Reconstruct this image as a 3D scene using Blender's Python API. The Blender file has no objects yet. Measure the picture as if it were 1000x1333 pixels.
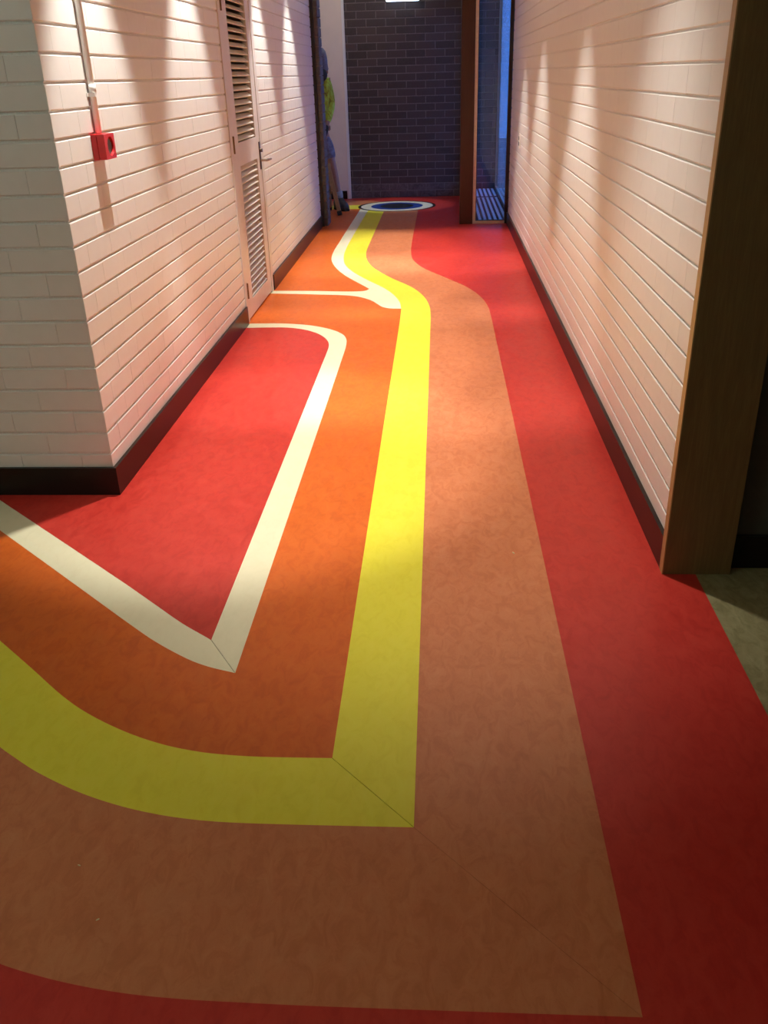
import bpy, bmesh, math, random
from mathutils import Vector, Matrix
random.seed(7)
scene = bpy.context.scene
COL = scene.collection

# ------------------------------------------------------------------ camera
F_PX, PITCH, YAW, ROLL, CAM_H = 1142.23, 0.4626, 0.0701, -0.0308, 1.4548
fw = Vector((-math.sin(YAW)*math.cos(PITCH), math.cos(YAW)*math.cos(PITCH), -math.sin(PITCH)))
rt = Vector((math.cos(YAW), math.sin(YAW), 0.0))
up = rt.cross(fw)
r2 = rt*math.cos(ROLL) + up*math.sin(ROLL)
u2 = -rt*math.sin(ROLL) + up*math.cos(ROLL)
cam_d = bpy.data.cameras.new('camera')
cam_d.sensor_fit = 'HORIZONTAL'; cam_d.sensor_width = 36.0
cam_d.lens = F_PX/1000.0*36.0
cam_d.clip_start = 0.02; cam_d.clip_end = 200
cam = bpy.data.objects.new('camera', cam_d); COL.objects.link(cam)
M = Matrix(((r2.x, u2.x, -fw.x, 0), (r2.y, u2.y, -fw.y, 0), (r2.z, u2.z, -fw.z, CAM_H), (0, 0, 0, 1)))
cam.matrix_world = M
scene.camera = cam
CAM = Vector((0, 0, CAM_H))
def project(P):
    d = Vector(P) - CAM; z = d.dot(fw)
    if z < 0.05: return None
    return (500 + F_PX*d.dot(r2)/z, 666.5 - F_PX*d.dot(u2)/z)
def at_y(px, py, Y):
    d = fw*F_PX + r2*(px-500) + u2*(666.5-py)
    return CAM + d*(Y/d.y)

# ------------------------------------------------------------------ world, exposure, light levels
world = bpy.data.worlds.new('world'); scene.world = world
world.use_nodes = True
bg = world.node_tree.nodes['Background']
bg.inputs[0].default_value = (0.12, 0.31, 1.0, 1); bg.inputs[1].default_value = 4.0
vs = scene.view_settings
vs.view_transform = 'Standard'; vs.look = 'None'; vs.gamma = 1.0; vs.use_curve_mapping = False
vs.exposure = -0.18
SPOT_COL = (1.0, 0.96, 0.88)
SPOT_W_LEFT, SPOT_W_RIGHT = 250.0, 255.0
FOYER_FILL_EMIT = 41.0

# ------------------------------------------------------------------ dimensions (metres)
XL, XR = -1.268, 0.726          # corridor wall faces
YL, YJ = 3.074, 2.503           # left corner, right jamb
BB = 0.1146                     # baseboard height
YE = 9.80                       # corridor end
YB = 12.18                      # dark brick end wall
HC = 2.80                       # ceiling
DN0, DN1, DF0, DF1 = 5.69, 5.765, 6.64, 6.73   # door frame / leaf along y

# ------------------------------------------------------------------ materials
def nt(name):
    m = bpy.data.materials.new(name); m.use_nodes = True
    t = m.node_tree; b = t.nodes['Principled BSDF']
    return m, t, b
def nd(t, kind, **kw):
    n = t.nodes.new(kind)
    for k, v in kw.items(): setattr(n, k, v)
    return n
def noise(t, vec, scale, detail=4, rough=0.55, dist=0.0):
    n = nd(t, 'ShaderNodeTexNoise')
    n.inputs['Scale'].default_value = scale; n.inputs['Detail'].default_value = detail
    n.inputs['Roughness'].default_value = rough; n.inputs['Distortion'].default_value = dist
    if vec is not None: t.links.new(vec, n.inputs['Vector'])
    return n.outputs['Fac']
def ramp(t, fac, stops):
    r = nd(t, 'ShaderNodeValToRGB')
    e = r.color_ramp.elements
    while len(e) < len(stops): e.new(0.5)
    for i, (p, c) in enumerate(stops):
        e[i].position = p; e[i].color = (c[0], c[1], c[2], 1)
    t.links.new(fac, r.inputs[0]); return r.outputs[0]
def mixc(t, fac, a, b, mode='MIX'):
    m = nd(t, 'ShaderNodeMix', data_type='RGBA', blend_type=mode)
    for s, v in ((m.inputs['Factor'], fac), (m.inputs['A'], a), (m.inputs['B'], b)):
        if hasattr(v, 'is_linked') or isinstance(v, bpy.types.NodeSocket): t.links.new(v, s)
        elif isinstance(v, (int, float)): s.default_value = v
        else: s.default_value = (v[0], v[1], v[2], 1)
    return m.outputs['Result']
def bump(t, b, h, strength, dist=0.002):
    n = nd(t, 'ShaderNodeBump'); n.inputs['Strength'].default_value = strength
    n.inputs['Distance'].default_value = dist
    t.links.new(h, n.inputs['Height']); t.links.new(n.outputs[0], b.inputs['Normal'])
def scl(c, k): return tuple(min(1.0, x*k) for x in c)
def coord(t, kind='Position'):
    if kind == 'Position': return nd(t, 'ShaderNodeNewGeometry').outputs['Position']
    return nd(t, 'ShaderNodeTexCoord').outputs[kind]
def mapping(t, vec, scale):
    n = nd(t, 'ShaderNodeMapping'); n.inputs['Scale'].default_value = scale
    t.links.new(vec, n.inputs['Vector']); return n.outputs[0]

def plain(name, c, rough=0.5, metal=0.0, var=0.08, nscale=40, bmp=0.0, spec=0.5):
    m, t, b = nt(name)
    f = noise(t, coord(t), nscale, 3)
    col = ramp(t, f, [(0.3, scl(c, 1-var)), (0.7, scl(c, 1+var))])
    t.links.new(col, b.inputs['Base Color'])
    b.inputs['Roughness'].default_value = rough; b.inputs['Metallic'].default_value = metal
    b.inputs['Specular IOR Level'].default_value = spec
    if bmp: bump(t, b, f, bmp)
    return m
def lino(name, c, light, dark, k=1.0):
    """marbled linoleum: base colour with paler and darker marbling streaks"""
    m, t, b = nt(name)
    v = coord(t)
    v1 = mapping(t, v, (1.0, 0.55, 1.0))
    big = noise(t, v1, 9, 5, 0.6, 1.2)
    mid = noise(t, v1, 30, 6, 0.62, 0.9)
    fine = noise(t, v, 190, 3, 0.6, 0.8)
    c1 = mixc(t, ramp(t, mid, [(0.45, (0, 0, 0)), (0.72, (k*.6,)*3)]), c, light)
    c2 = mixc(t, ramp(t, mid, [(0.30, (k*.6,)*3), (0.5, (0, 0, 0))]), c1, dark)
    c3 = mixc(t, ramp(t, big, [(0.35, (k*.28,)*3), (0.62, (0, 0, 0))]), c2, dark)
    c4 = mixc(t, ramp(t, fine, [(0.28, (k*.3,)*3), (0.42, (0, 0, 0))]), c3, dark)
    t.links.new(c4, b.inputs['Base Color'])
    r = ramp(t, big, [(0.3, (0.36,)*3), (0.7, (0.46,)*3)])
    t.links.new(r, b.inputs['Roughness'])
    b.inputs['Specular IOR Level'].default_value = 0.35
    bump(t, b, mid, 0.06, 0.001)
    return m
MAT = {}
MAT['red']    = lino('lino_red', (0.55, 0.034, 0.023), (0.63, 0.066, 0.042), (0.40, 0.019, 0.014), 0.8)
MAT['orange'] = lino('lino_orange', (0.66, 0.125, 0.010), (0.74, 0.185, 0.026), (0.50, 0.080, 0.007), 0.8)
MAT['peach']  = lino('lino_peach', (0.60, 0.195, 0.078), (0.70, 0.29, 0.14), (0.44, 0.12, 0.047), 0.75)
MAT['yellow'] = lino('lino_yellow', (0.82, 0.74, 0.045), (0.86, 0.79, 0.09), (0.70, 0.61, 0.028), 0.6)
MAT['cream']  = lino('lino_cream', (0.80, 0.75, 0.52), (0.83, 0.79, 0.58), (0.70, 0.65, 0.43), 0.5)
MAT['green']  = lino('lino_sage', (0.27, 0.24, 0.115), (0.42, 0.38, 0.22), (0.15, 0.135, 0.06), 1.0)
MAT['blue']   = lino('lino_blue', (0.020, 0.055, 0.26), (0.03, 0.08, 0.32), (0.012, 0.03, 0.16), 0.8)
MAT['black']  = lino('lino_black', (0.010, 0.010, 0.012), (0.02, 0.02, 0.022), (0.006, 0.006, 0.007), 0.8)
MAT['underlay'] = plain('floor_underlay', (0.02, 0.016, 0.012), 0.9)

def brick_paint():
    m, t, b = nt('white_brick_paint')
    v = coord(t)
    f = noise(t, v, 22, 4); g = noise(t, v, 130, 4)
    info = nd(t, 'ShaderNodeObjectInfo').outputs['Random']
    col = ramp(t, f, [(0.3, (0.81, 0.79, 0.755)), (0.7, (0.85, 0.835, 0.805))])
    col2 = mixc(t, 0.5, col, ramp(t, info, [(0, (0.82, 0.80, 0.77)), (1, (0.85, 0.835, 0.80))]))
    t.links.new(col2, b.inputs['Base Color'])
    b.inputs['Roughness'].default_value = 0.42
    bump(t, b, g, 0.16, 0.002)
    return m
MAT['white_brick'] = brick_paint()
MAT['white_mortar'] = plain('painted_mortar', (0.82, 0.80, 0.765), 0.5, bmp=0.4, nscale=160)
def dark_brick():
    m, t, b = nt('dark_brick')
    v = coord(t)
    f = noise(t, v, 30, 5); g = noise(t, v, 240, 3)
    info = nd(t, 'ShaderNodeObjectInfo').outputs['Random']
    base = ramp(t, info, [(0.0, (0.048, 0.034, 0.031)), (0.35, (0.060, 0.041, 0.038)), (0.7, (0.073, 0.050, 0.045)), (1.0, (0.093, 0.062, 0.054))])
    col = mixc(t, ramp(t, f, [(0.35, (0, 0, 0)), (0.7, (0.5,)*3)]), base, (0.075, 0.057, 0.054))
    t.links.new(col, b.inputs['Base Color'])
    b.inputs['Roughness'].default_value = 0.6
    bump(t, b, g, 0.3, 0.002)
    return m
MAT['dark_brick'] = dark_brick()
MAT['pier_brick'] = plain('grey_pier_brick', (0.11, 0.115, 0.135), 0.6, var=0.3, nscale=18, bmp=0.3)
MAT['dark_mortar'] = plain('grey_mortar', (0.20, 0.168, 0.155), 0.9, var=0.25, nscale=60, bmp=0.5)
def dusty_brick():
    m, t, b = nt('dusty_dark_brick')
    v = coord(t)
    f = noise(t, v, 14, 6, 0.7, 1.0)
    col = ramp(t, f, [(0.3, (0.06, 0.045, 0.042)), (0.6, (0.15, 0.125, 0.115)), (0.8, (0.24, 0.205, 0.185))])
    t.links.new(col, b.inputs['Base Color']); b.inputs['Roughness'].default_value = 0.8
    return m
MAT['dusty_brick'] = dusty_brick()
MAT['baseboard'] = plain('dark_brown_skirting', (0.012, 0.007, 0.005), 0.32, var=0.15, nscale=25, spec=0.3)
MAT['caulk'] = plain('pale_caulk', (0.55, 0.53, 0.48), 0.5)
MAT['ceiling'] = plain('ceiling_paint', (0.80, 0.79, 0.76), 0.8)
MAT['cream_wall'] = plain('cream_plaster', (0.87, 0.76, 0.65), 0.6, var=0.03, nscale=6)
MAT['foyer_wall'] = plain('foyer_plaster', (0.62, 0.62, 0.56), 0.7, var=0.03)
MAT['olive_wall'] = plain('dark_olive', (0.06, 0.058, 0.042), 0.6)  # one even dark olive for the right foyer face and closet
MAT['door_paint'] = plain('pale_pink_cream_door_paint', (0.735, 0.69, 0.655), 0.38, var=0.025, nscale=12)
def wood(name, c, dark, rough=0.42, axis=(14, 14, 0.9), k=1.0):
    m, t, b = nt(name)
    v = mapping(t, coord(t), axis)
    f = noise(t, v, 4, 6, 0.65, 1.2); g = noise(t, v, 22, 4, 0.6, 0.5)
    c1 = ramp(t, f, [(0.3, dark), (0.65, c)])
    c2 = mixc(t, ramp(t, g, [(0.35, (0.5*k,)*3), (0.6, (0, 0, 0))]), c1, dark)
    t.links.new(c2, b.inputs['Base Color']); b.inputs['Roughness'].default_value = rough
    bump(t, b, g, 0.12, 0.001)
    return m
MAT['jamb_wood'] = wood('honey_timber', (0.20, 0.130, 0.046), (0.14, 0.088, 0.030))
MAT['post_wood'] = wood('red_brown_timber', (0.060, 0.0155, 0.006), (0.038, 0.009, 0.0035))
MAT['lit_side_wood'] = wood('lit_side_jamb_timber', (0.50, 0.33, 0.14), (0.42, 0.26, 0.10))  # jamb timber again, paler to carry the corridor light on its side
MAT['pine'] = wood('worn_pine', (0.42, 0.29, 0.16), (0.27, 0.17, 0.085), 0.7)
MAT['steel'] = plain('brushed_steel', (0.42, 0.39, 0.35), 0.35, 1.0)
MAT['bronze'] = plain('dark_bronze', (0.16, 0.12, 0.09), 0.4, 0.9)
MAT['brass'] = plain('dull_brass_hinge', (0.22, 0.13, 0.06), 0.45, 0.8)
MAT['black_frame'] = plain('black_metal', (0.012, 0.011, 0.012), 0.4)
MAT['cream_frame'] = plain('beige_metal_frame', (0.62, 0.53, 0.47), 0.4)
MAT['white_plastic'] = plain('white_plastic', (0.88, 0.87, 0.84), 0.3, var=0.02)
MAT['alarm_red'] = plain('alarm_red_plastic', (0.62, 0.018, 0.022), 0.35, var=0.04)
MAT['alarm_dark'] = plain('alarm_black_grille', (0.02, 0.018, 0.018), 0.5)
MAT['grey_mat'] = plain('ribbed_mat_grey', (0.50, 0.51, 0.53), 0.45, var=0.1)
MAT['dark_mat'] = plain('ribbed_mat_groove', (0.025, 0.027, 0.03), 0.9)
MAT['pavement'] = plain('outdoor_paving', (0.35, 0.36, 0.38), 0.9, var=0.15, nscale=4)
MAT['crumb'] = plain('pale_crumb', (0.75, 0.68, 0.42), 0.8)
MAT['skin'] = plain('skin', (0.34, 0.19, 0.13), 0.55, var=0.06)
MAT['hair'] = plain('black_hair', (0.010, 0.009, 0.009), 0.6, var=0.3, nscale=200)
def hivis():
    m, t, b = nt('hi_vis_cloth')
    f = noise(t, mapping(t, coord(t), (1, 1, .6)), 16, 5, 0.6, 1.0)
    col = ramp(t, f, [(0.36, (0.15, 0.13, 0.010)), (0.47, (0.34, 0.42, 0.02)), (0.6, (0.42, 0.66, 0.08)), (0.75, (0.55, 0.80, 0.20))])
    t.links.new(col, b.inputs['Base Color']); b.inputs['Roughness'].default_value = 0.8
    bump(t, b, f, 0.8, 0.012)
    return m
MAT['hivis'] = hivis()
MAT['denim'] = plain('faded_blue_grey_cloth', (0.16, 0.18, 0.26), 0.85, var=0.45, nscale=22, bmp=0.6)
MAT['hat'] = plain('grey_felt', (0.15, 0.15, 0.18), 0.9, var=0.2, nscale=60)
MAT['boot'] = plain('dark_boot_leather', (0.035, 0.034, 0.04), 0.5, var=0.3)
MAT['sock'] = plain('pale_grey_sock', (0.32, 0.34, 0.38), 0.9)
MAT['glove'] = plain('black_glove', (0.012, 0.012, 0.013), 0.7)
MAT['rubber'] = plain('black_rubber', (0.012, 0.012, 0.012), 0.7)
MAT['eye'] = plain('eye_white', (0.6, 0.6, 0.58), 0.2)
def emis(name, c, s):
    m, t, b = nt(name)
    b.inputs['Base Color'].default_value = (0.8, 0.8, 0.8, 1)
    b.inputs['Emission Color'].default_value = (*c, 1); b.inputs['Emission Strength'].default_value = s
    return m
MAT['foyer_fill'] = emis('foyer_fill_diffuser', (0.72, 0.99, 0.86), FOYER_FILL_EMIT)  # emission of the added foyer fill globe
MAT['lobby_fill'] = emis('lobby_fill_diffuser', (1.0, 0.93, 0.86), 6.0)
MAT['downlight_lens'] = emis('downlight_lens', SPOT_COL, 8.0)
MAT['cool_lamp'] = emis('cool_lamp_diffuser', (0.62, 0.78, 1.0), 4.0)
def glass():
    m = bpy.data.materials.new('clear_glass'); m.use_nodes = True
    t = m.node_tree; t.nodes.remove(t.nodes['Principled BSDF'])
    out = t.nodes['Material Output']
    tr = nd(t, 'ShaderNodeBsdfTransparent'); tr.inputs[0].default_value = (0.86, 0.92, 0.95, 1)
    gl = nd(t, 'ShaderNodeBsdfGlossy'); gl.inputs['Roughness'].default_value = 0.02
    lw = nd(t, 'ShaderNodeLayerWeight'); lw.inputs['Blend'].default_value = 0.5
    pw = nd(t, 'ShaderNodeMath', operation='POWER'); pw.inputs[1].default_value = 5.0
    t.links.new(lw.outputs['Facing'], pw.inputs[0])
    fr = nd(t, 'ShaderNodeMath', operation='MULTIPLY_ADD'); fr.inputs[1].default_value = 0.8; fr.inputs[2].default_value = 0.035
    t.links.new(pw.outputs[0], fr.inputs[0])
    mx = nd(t, 'ShaderNodeMixShader')
    t.links.new(fr.outputs[0], mx.inputs[0]); t.links.new(tr.outputs[0], mx.inputs[1]); t.links.new(gl.outputs[0], mx.inputs[2])
    t.links.new(mx.outputs[0], out.inputs[0])
    return m
MAT['glass'] = glass()

# ------------------------------------------------------------------ mesh helpers
def link(name, me, mat, parent=None):
    o = bpy.data.objects.new(name, me); COL.objects.link(o)
    if mat is not None and len(me.materials) == 0: me.materials.append(MAT[mat] if isinstance(mat, str) else mat)
    if parent is not None: o.parent = parent
    return o
def obj(name, bm, mat, parent=None, smooth=False, bevel=0.0):
    if bevel:
        bmesh.ops.bevel(bm, geom=[e for e in bm.edges], offset=bevel, segments=2, affect='EDGES', profile=0.6)
    bmesh.ops.recalc_face_normals(bm, faces=bm.faces)
    me = bpy.data.meshes.new(name); bm.to_mesh(me); bm.free()
    if smooth:
        for p in me.polygons: p.use_smooth = True
    return link(name, me, mat, parent)
def box(bm, x0, x1, y0, y1, z0, z1, mtx=None):
    vs_ = [bm.verts.new(((x0, x1)[i & 1], (y0, y1)[(i >> 1) & 1], (z0, z1)[(i >> 2) & 1])) for i in range(8)]
    for f in ((0, 2, 3, 1), (4, 5, 7, 6), (0, 1, 5, 4), (2, 6, 7, 3), (0, 4, 6, 2), (1, 3, 7, 5)):
        bm.faces.new([vs_[k] for k in f])
    if mtx is not None:
        for v in vs_: v.co = mtx @ v.co
    return vs_
def B(*boxes):
    bm = bmesh.new()
    for b in boxes: box(bm, *b)
    return bm
def tube(bm, pts, radii, seg=12, cap=True):
    rings = []
    n = len(pts); pts = [Vector(p) for p in pts]
    for i, p in enumerate(pts):
        d = (pts[min(i+1, n-1)] - pts[max(i-1, 0)]).normalized()
        a = Vector((0, 0, 1)) if abs(d.z) < 0.9 else Vector((0, 1, 0))
        s = d.cross(a).normalized(); w = s.cross(d).normalized()
        r = radii[i] if hasattr(radii, '__len__') else radii
        rings.append([bm.verts.new(p + s*math.cos(k*2*math.pi/seg)*r + w*math.sin(k*2*math.pi/seg)*r) for k in range(seg)])
    for i in range(n-1):
        for k in range(seg):
            bm.faces.new((rings[i][k], rings[i][(k+1) % seg], rings[i+1][(k+1) % seg], rings[i+1][k]))
    if cap:
        bm.faces.new(list(reversed(rings[0]))); bm.faces.new(rings[-1])
def T(pts, radii, seg=12):
    bm = bmesh.new(); tube(bm, pts, radii, seg); return bm
def beam(bm, a, b, w, d, side=Vector((1, 0, 0))):
    """rectangular bar from a to b, w along side, d across"""
    a, b = Vector(a), Vector(b); z = (b-a).normalized()
    x = (side - z*side.dot(z)).normalized(); y = z.cross(x)
    vs_ = []
    for p in (a, b):
        for sx, sy in ((-1, -1), (1, -1), (1, 1), (-1, 1)):
            vs_.append(bm.verts.new(p + x*sx*w/2 + y*sy*d/2))
    for f in ((3, 2, 1, 0), (4, 5, 6, 7), (0, 1, 5, 4), (1, 2, 6, 5), (2, 3, 7, 6), (3, 0, 4, 7)):
        bm.faces.new([vs_[k] for k in f])
def struct(o, label=None):
    o['kind'] = 'structure'
    if label: o['label'] = label
    return o
def tag(o, label, cat, group=None):
    o['label'] = label; o['category'] = cat
    if group: o['group'] = group
    return o
def empty(name, loc=(0, 0, 0)):
    o = bpy.data.objects.new(name, None); o.empty_display_size = 0.05; o.location = loc
    COL.objects.link(o); return o
def adopt(child, parent):
    child.parent = parent; child.matrix_parent_inverse = Matrix.Translation(parent.location).inverted()
    return child

# ------------------------------------------------------------------ brick walls
BR_CACHE = {}
def brick_mesh(L, H, D, bev, key, variant, bu=None):
    """face on the local +n (= -y) side; u = x, height = z, origin at brick centre on the face plane"""
    k = (key, round(L, 3), round(H, 3), variant)
    if k in BR_CACHE: return BR_CACHE[k]
    rnd = random.Random(hash((round(L*1000), round(H*1000), variant)))
    bm = bmesh.new()
    j = lambda s: rnd.uniform(-s, s)
    ku = 0.22 if key == 'w' else (0.15 if key == 'r' else 1.0)
    def ring(ins, y, s):
        return [bm.verts.new((sx*(L/2-ins*ku)+j(s)*ku, y, sz*(H/2-ins)+j(s*1.6))) for sx, sz in ((-1, -1), (1, -1), (1, 1), (-1, 1))]
    a = ring(bev, 0.0, 0.0006); b = ring(0, bev*0.9, 0.0004); c = ring(0, D, 0)
    bm.faces.new(a)
    for p, q_ in ((a, b), (b, c)):
        for i in range(4): bm.faces.new((p[i], q_[i], q_[(i+1) % 4], p[(i+1) % 4]))
    bmesh.ops.recalc_face_normals(bm, faces=bm.faces)
    me = bpy.data.meshes.new('brick'); bm.to_mesh(me); bm.free()
    BR_CACHE[k] = me
    return me
def brick_field(wall, mat, to_world, rot, rects, key, gap_u, gap_z, D=0.013, bev=0.0030, limit=300, jit=0.0004, dusty=None):
    """rects: list of (u0,u1,z0,z1) between joint centres; to_world(u,z) -> point on wall face"""
    scored = []
    for r in rects:
        u0, u1, z0, z1 = r
        ps = [project(to_world(u, z)) for u, z in ((u0, z0), (u1, z0), (u1, z1), (u0, z1))]
        ins = any(p and -5 < p[0] < 1005 and -5 < p[1] < 1338 for p in ps)
        area = 0
        if ins and all(ps):
            area = abs(sum(ps[i][0]*ps[(i+1) % 4][1]-ps[(i+1) % 4][0]*ps[i][1] for i in range(4)))/2
        scored.append((area, r))
    scored.sort(key=lambda s: -s[0])
    rest = []
    n = 0
    for area, (u0, u1, z0, z1) in scored:
        L, H = u1-u0-gap_u, z1-z0-gap_z
        if L < 0.012 or H < 0.008: continue
        me = brick_mesh(L, H, D, bev, key, random.randrange(3))
        mt = MAT[mat]
        c = to_world((u0+u1)/2, (z0+z1)/2)
        nvec = rot @ Vector((0, -1, 0))
        if area > 12 and n < limit:
            dust = dusty is not None and z1 < dusty
            if dust:
                me = brick_mesh(L, H, D, bev, key+'_dusty', random.randrange(3)); mt = MAT['dusty_brick']
            o = bpy.data.objects.new('brick', me); COL.objects.link(o)
            if not me.materials: me.materials.append(mt)
            o.parent = wall
            o.matrix_world = Matrix.Translation(c + nvec*random.uniform(-jit, jit)) @ rot.to_4x4()
            o.rotation_mode = 'XYZ'
            n += 1
        else:
            rest.append((me, c))
    if rest:
        bm = bmesh.new()
        for me, c in rest:
            k0 = len(bm.verts); bm.from_mesh(me)
            bm.verts.ensure_lookup_table()
            m4 = Matrix.Translation(c) @ rot.to_4x4()
            for v in bm.verts[k0:]: v.co = m4 @ v.co
        o = obj('brick_field', bm, mat, wall)
        o['kind'] = 'stuff'
ROT_F = Matrix.Identity(3)                                # faces -y, u = +x
ROT_L = Matrix.Rotation(math.radians(90), 3, 'Z')         # faces +x, u = +y
ROT_R = Matrix.Rotation(math.radians(-90), 3, 'Z')        # faces -x, u = -y
def courses(u0, u1, zmax, first_even, first_odd, L=0.24, holes=(), z0=0.0, from_end=False):
    out = []
    r = 0
    while True:
        za, zb = -0.002+0.086*r, -0.002+0.086*(r+1)
        if za >= zmax: break
        za_, zb_ = max(za, z0), min(zb, zmax)
        cuts = [0.0]; x = first_even if r % 2 == 0 else first_odd
        while x < u1-u0-0.02: cuts.append(x); x += L
        cuts.append(u1-u0)
        for a, b in zip(cuts[:-1], cuts[1:]):
            if from_end: a, b = (u1-u0)-b, (u1-u0)-a
            segs = [(u0+a, u0+b)]
            for (h0, h1, hz0, hz1) in holes:
                if zb_ > hz0+0.01 and za_ < hz1-0.01:
                    ns = []
                    for s0, s1 in segs:
                        if s1 <= h0 or s0 >= h1: ns.append((s0, s1)); continue
                        if s0 < h0: ns.append((s0, h0))
                        if s1 > h1: ns.append((h1, s1))
                    segs = ns
            out += [(s0, s1, za_, zb_) for s0, s1 in segs if s1-s0 > 0.015]
        r += 1
    return out

# ------------------------------------------------------------------ floor: inlaid linoleum pieces
def crv(pts, corners=(), n=7):
    """centripetal-like Catmull-Rom through pts, broken at the corner indices"""
    out = []
    pts = [Vector((p[0], p[1])) for p in pts]
    idx = [0] + sorted(corners) + [len(pts)-1]
    for a, b in zip(idx[:-1], idx[1:]):
        seg = pts[a:b+1]
        for i in range(len(seg)-1):
            p1, p2 = seg[i], seg[i+1]
            p0 = seg[i-1] if i > 0 else p1; p3 = seg[i+2] if i+2 < len(seg) else p2
            d = (p2-p1).length
            d0 = max((p1-p0).length, 1e-6); d3 = max((p3-p2).length, 1e-6)
            m1 = ((p2-p0)/(d0+d)*d) if i > 0 else (p2-p1)
            m2 = ((p3-p1)/(d+d3)*d) if i+2 < len(seg) else (p2-p1)
            for k in range(n):
                t = k/n
                out.append((2*t**3-3*t**2+1)*p1 + (t**3-2*t**2+t)*m1 + (-2*t**3+3*t**2)*p2 + (t**3-t**2)*m2)
    out.append(pts[-1])
    return out
A_up = crv([(-1.45, 5.60), (-1.246, 5.595), (-1.10, 5.597), (-0.97, 5.585), (-0.849, 5.52), (-0.745, 5.40), (-0.685, 5.263), (-0.664, 5.15), (-0.660, 5.0), (-0.660, 4.8), (-0.660, 2.40), (-0.660, 2.079)])
A_dn = crv([(-0.660, 2.079), (-0.764, 2.160), (-0.88, 2.265), (-1.017, 2.390), (-1.40, 2.729), (-1.722, 3.013), (-2.1, 3.35)])
B_up = crv([(-1.45, 5.705), (-1.256, 5.703), (-1.10, 5.70), (-1.00, 5.69), (-0.847, 5.64), (-0.709, 5.545), (-0.615, 5.425), (-0.573, 5.302), (-0.560, 5.164), (-0.557, 4.95), (-0.557, 2.312), (-0.557, 1.924)])
B_dn = crv([(-0.557, 1.924), (-0.637, 1.951), (-0.704, 1.985), (-0.818, 2.065), (-0.923, 2.154), (-1.164, 2.368), (-1.605, 2.759), (-2.3, 3.375)])
CL = crv([(-1.45, 6.60), (-1.246, 6.587), (-0.819, 6.52), (-0.68, 6.49), (-0.59, 6.44), (-0.497, 6.33), (-0.428, 6.185), (-0.395, 6.115), (-0.350, 6.075), (-0.30, 6.062), (-0.262, 6.06)])
CU1 = crv([(-1.45, 6.69), (-1.262, 6.682), (-0.941, 6.655), (-0.769, 6.628), (-0.63, 6.618), (-0.56, 6.635), (-0.529, 6.697)])
CU2 = crv([(-0.529, 6.697), (-0.600, 6.850), (-0.761, 7.204), (-0.885, 7.578), (-0.955, 7.932), (-0.976, 8.34), (-0.974, 8.7), (-0.968, 9.6), (-0.952, 11.133)])
C_up = crv([(-0.850, 11.133), (-0.868, 9.53), (-0.874, 8.75), (-0.872, 8.40), (-0.855, 8.025), (-0.808, 7.668), (-0.719, 7.367), (-0.594, 7.075), (-0.443, 6.768), (-0.347, 6.527), (-0.285, 6.27), (-0.262, 6.06)])
C_mid = crv([(-0.262, 6.06), (-0.259, 5.80), (-0.258, 5.584), (-0.256, 2.826), (-0.254, 1.598)])
C_dn = crv([(-0.254, 1.598), (-0.42, 1.598), (-0.50, 1.602), (-0.582, 1.612), (-0.678, 1.636), (-0.784, 1.679), (-0.901, 1.744), (-0.997, 1.814), (-1.136, 1.936), (-1.286, 2.066), (-2.8, 3.385)])
D_up = crv([(-0.655, 11.133), (-0.665, 9.597), (-0.670, 8.75), (-0.671, 8.45), (-0.660, 8.10), (-0.618, 7.774), (-0.531, 7.445), (-0.372, 7.066), (-0.21, 6.740), (-0.115, 6.435), (-0.068, 6.122), (-0.057, 5.849), (-0.056, 5.55), (-0.055, 2.826), (-0.054, 1.389)])
D_dn = crv([(-0.054, 1.389), (-0.30, 1.389), (-0.455, 1.391), (-0.54, 1.397), (-0.626, 1.410), (-0.722, 1.434), (-0.827, 1.472), (-0.943, 1.529), (-1.021, 1.577), (-1.10, 1.632), (-1.30, 1.80), (-3.1, 3.385)])
E_up = crv([(-0.250, 11.133), (-0.262, 9.194), (-0.262, 8.55), (-0.258, 8.268), (-0.232, 7.866), (-0.138, 7.480), (0.045, 7.076), (0.205, 6.722), (0.297, 6.394), (0.335, 6.098), (0.343, 5.80), (0.344, 5.45), (0.346, 3.0), (0.348, 0.978)])
E_dn = crv([(0.348, 0.978), (-0.20, 0.977), (-0.367, 0.979), (-0.452, 0.981), (-0.549, 0.987), (-0.649, 1.000), (-0.744, 1.019), (-0.830, 1.043), (-1.00, 1.11), (-1.25, 1.262), (-1.50, 1.48), (-3.66, 3.385)])
floor = struct(obj('floor', B((-4.0, 3.5, -3.0, 12.25, -0.06, -0.0031)), 'underlay'))
def piece(name, loop, mat, z0=-0.003, z1=0.0):
    bm = bmesh.new()
    pts = []
    for p in loop:
        if not pts or (Vector(p)-pts[-1]).length > 1e-5: pts.append(Vector(p))
    if (pts[0]-pts[-1]).length < 1e-5: pts.pop()
    tv = [bm.verts.new((p.x, p.y, z1)) for p in pts]; bv = [bm.verts.new((p.x, p.y, z0)) for p in pts]
    f = bm.faces.new(tv); f.normal_update()
    up_ = f.normal.z > 0
    n = len(pts)
    for i in range(n): bm.faces.new((tv[i], bv[i], bv[(i+1) % n], tv[(i+1) % n]))
    bmesh.ops.triangulate(bm, faces=[f], ngon_method='EAR_CLIP')
    return obj(name, bm, mat, floor)
def nudge(c, first=None, last=None):
    """copy a curve with its end moved by a seam gap"""
    c = [v.copy() for v in c]
    if first is not None: c[0] = c[0] + Vector(first)
    if last is not None: c[-1] = c[-1] + Vector(last)
    return c
g = 0.0009
rev = lambda c: list(reversed(c))
UPG, DNG = (0, g*1.3), (-g*1.3, 0)
piece('lino_panel', A_up + A_dn, 'red')
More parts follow.
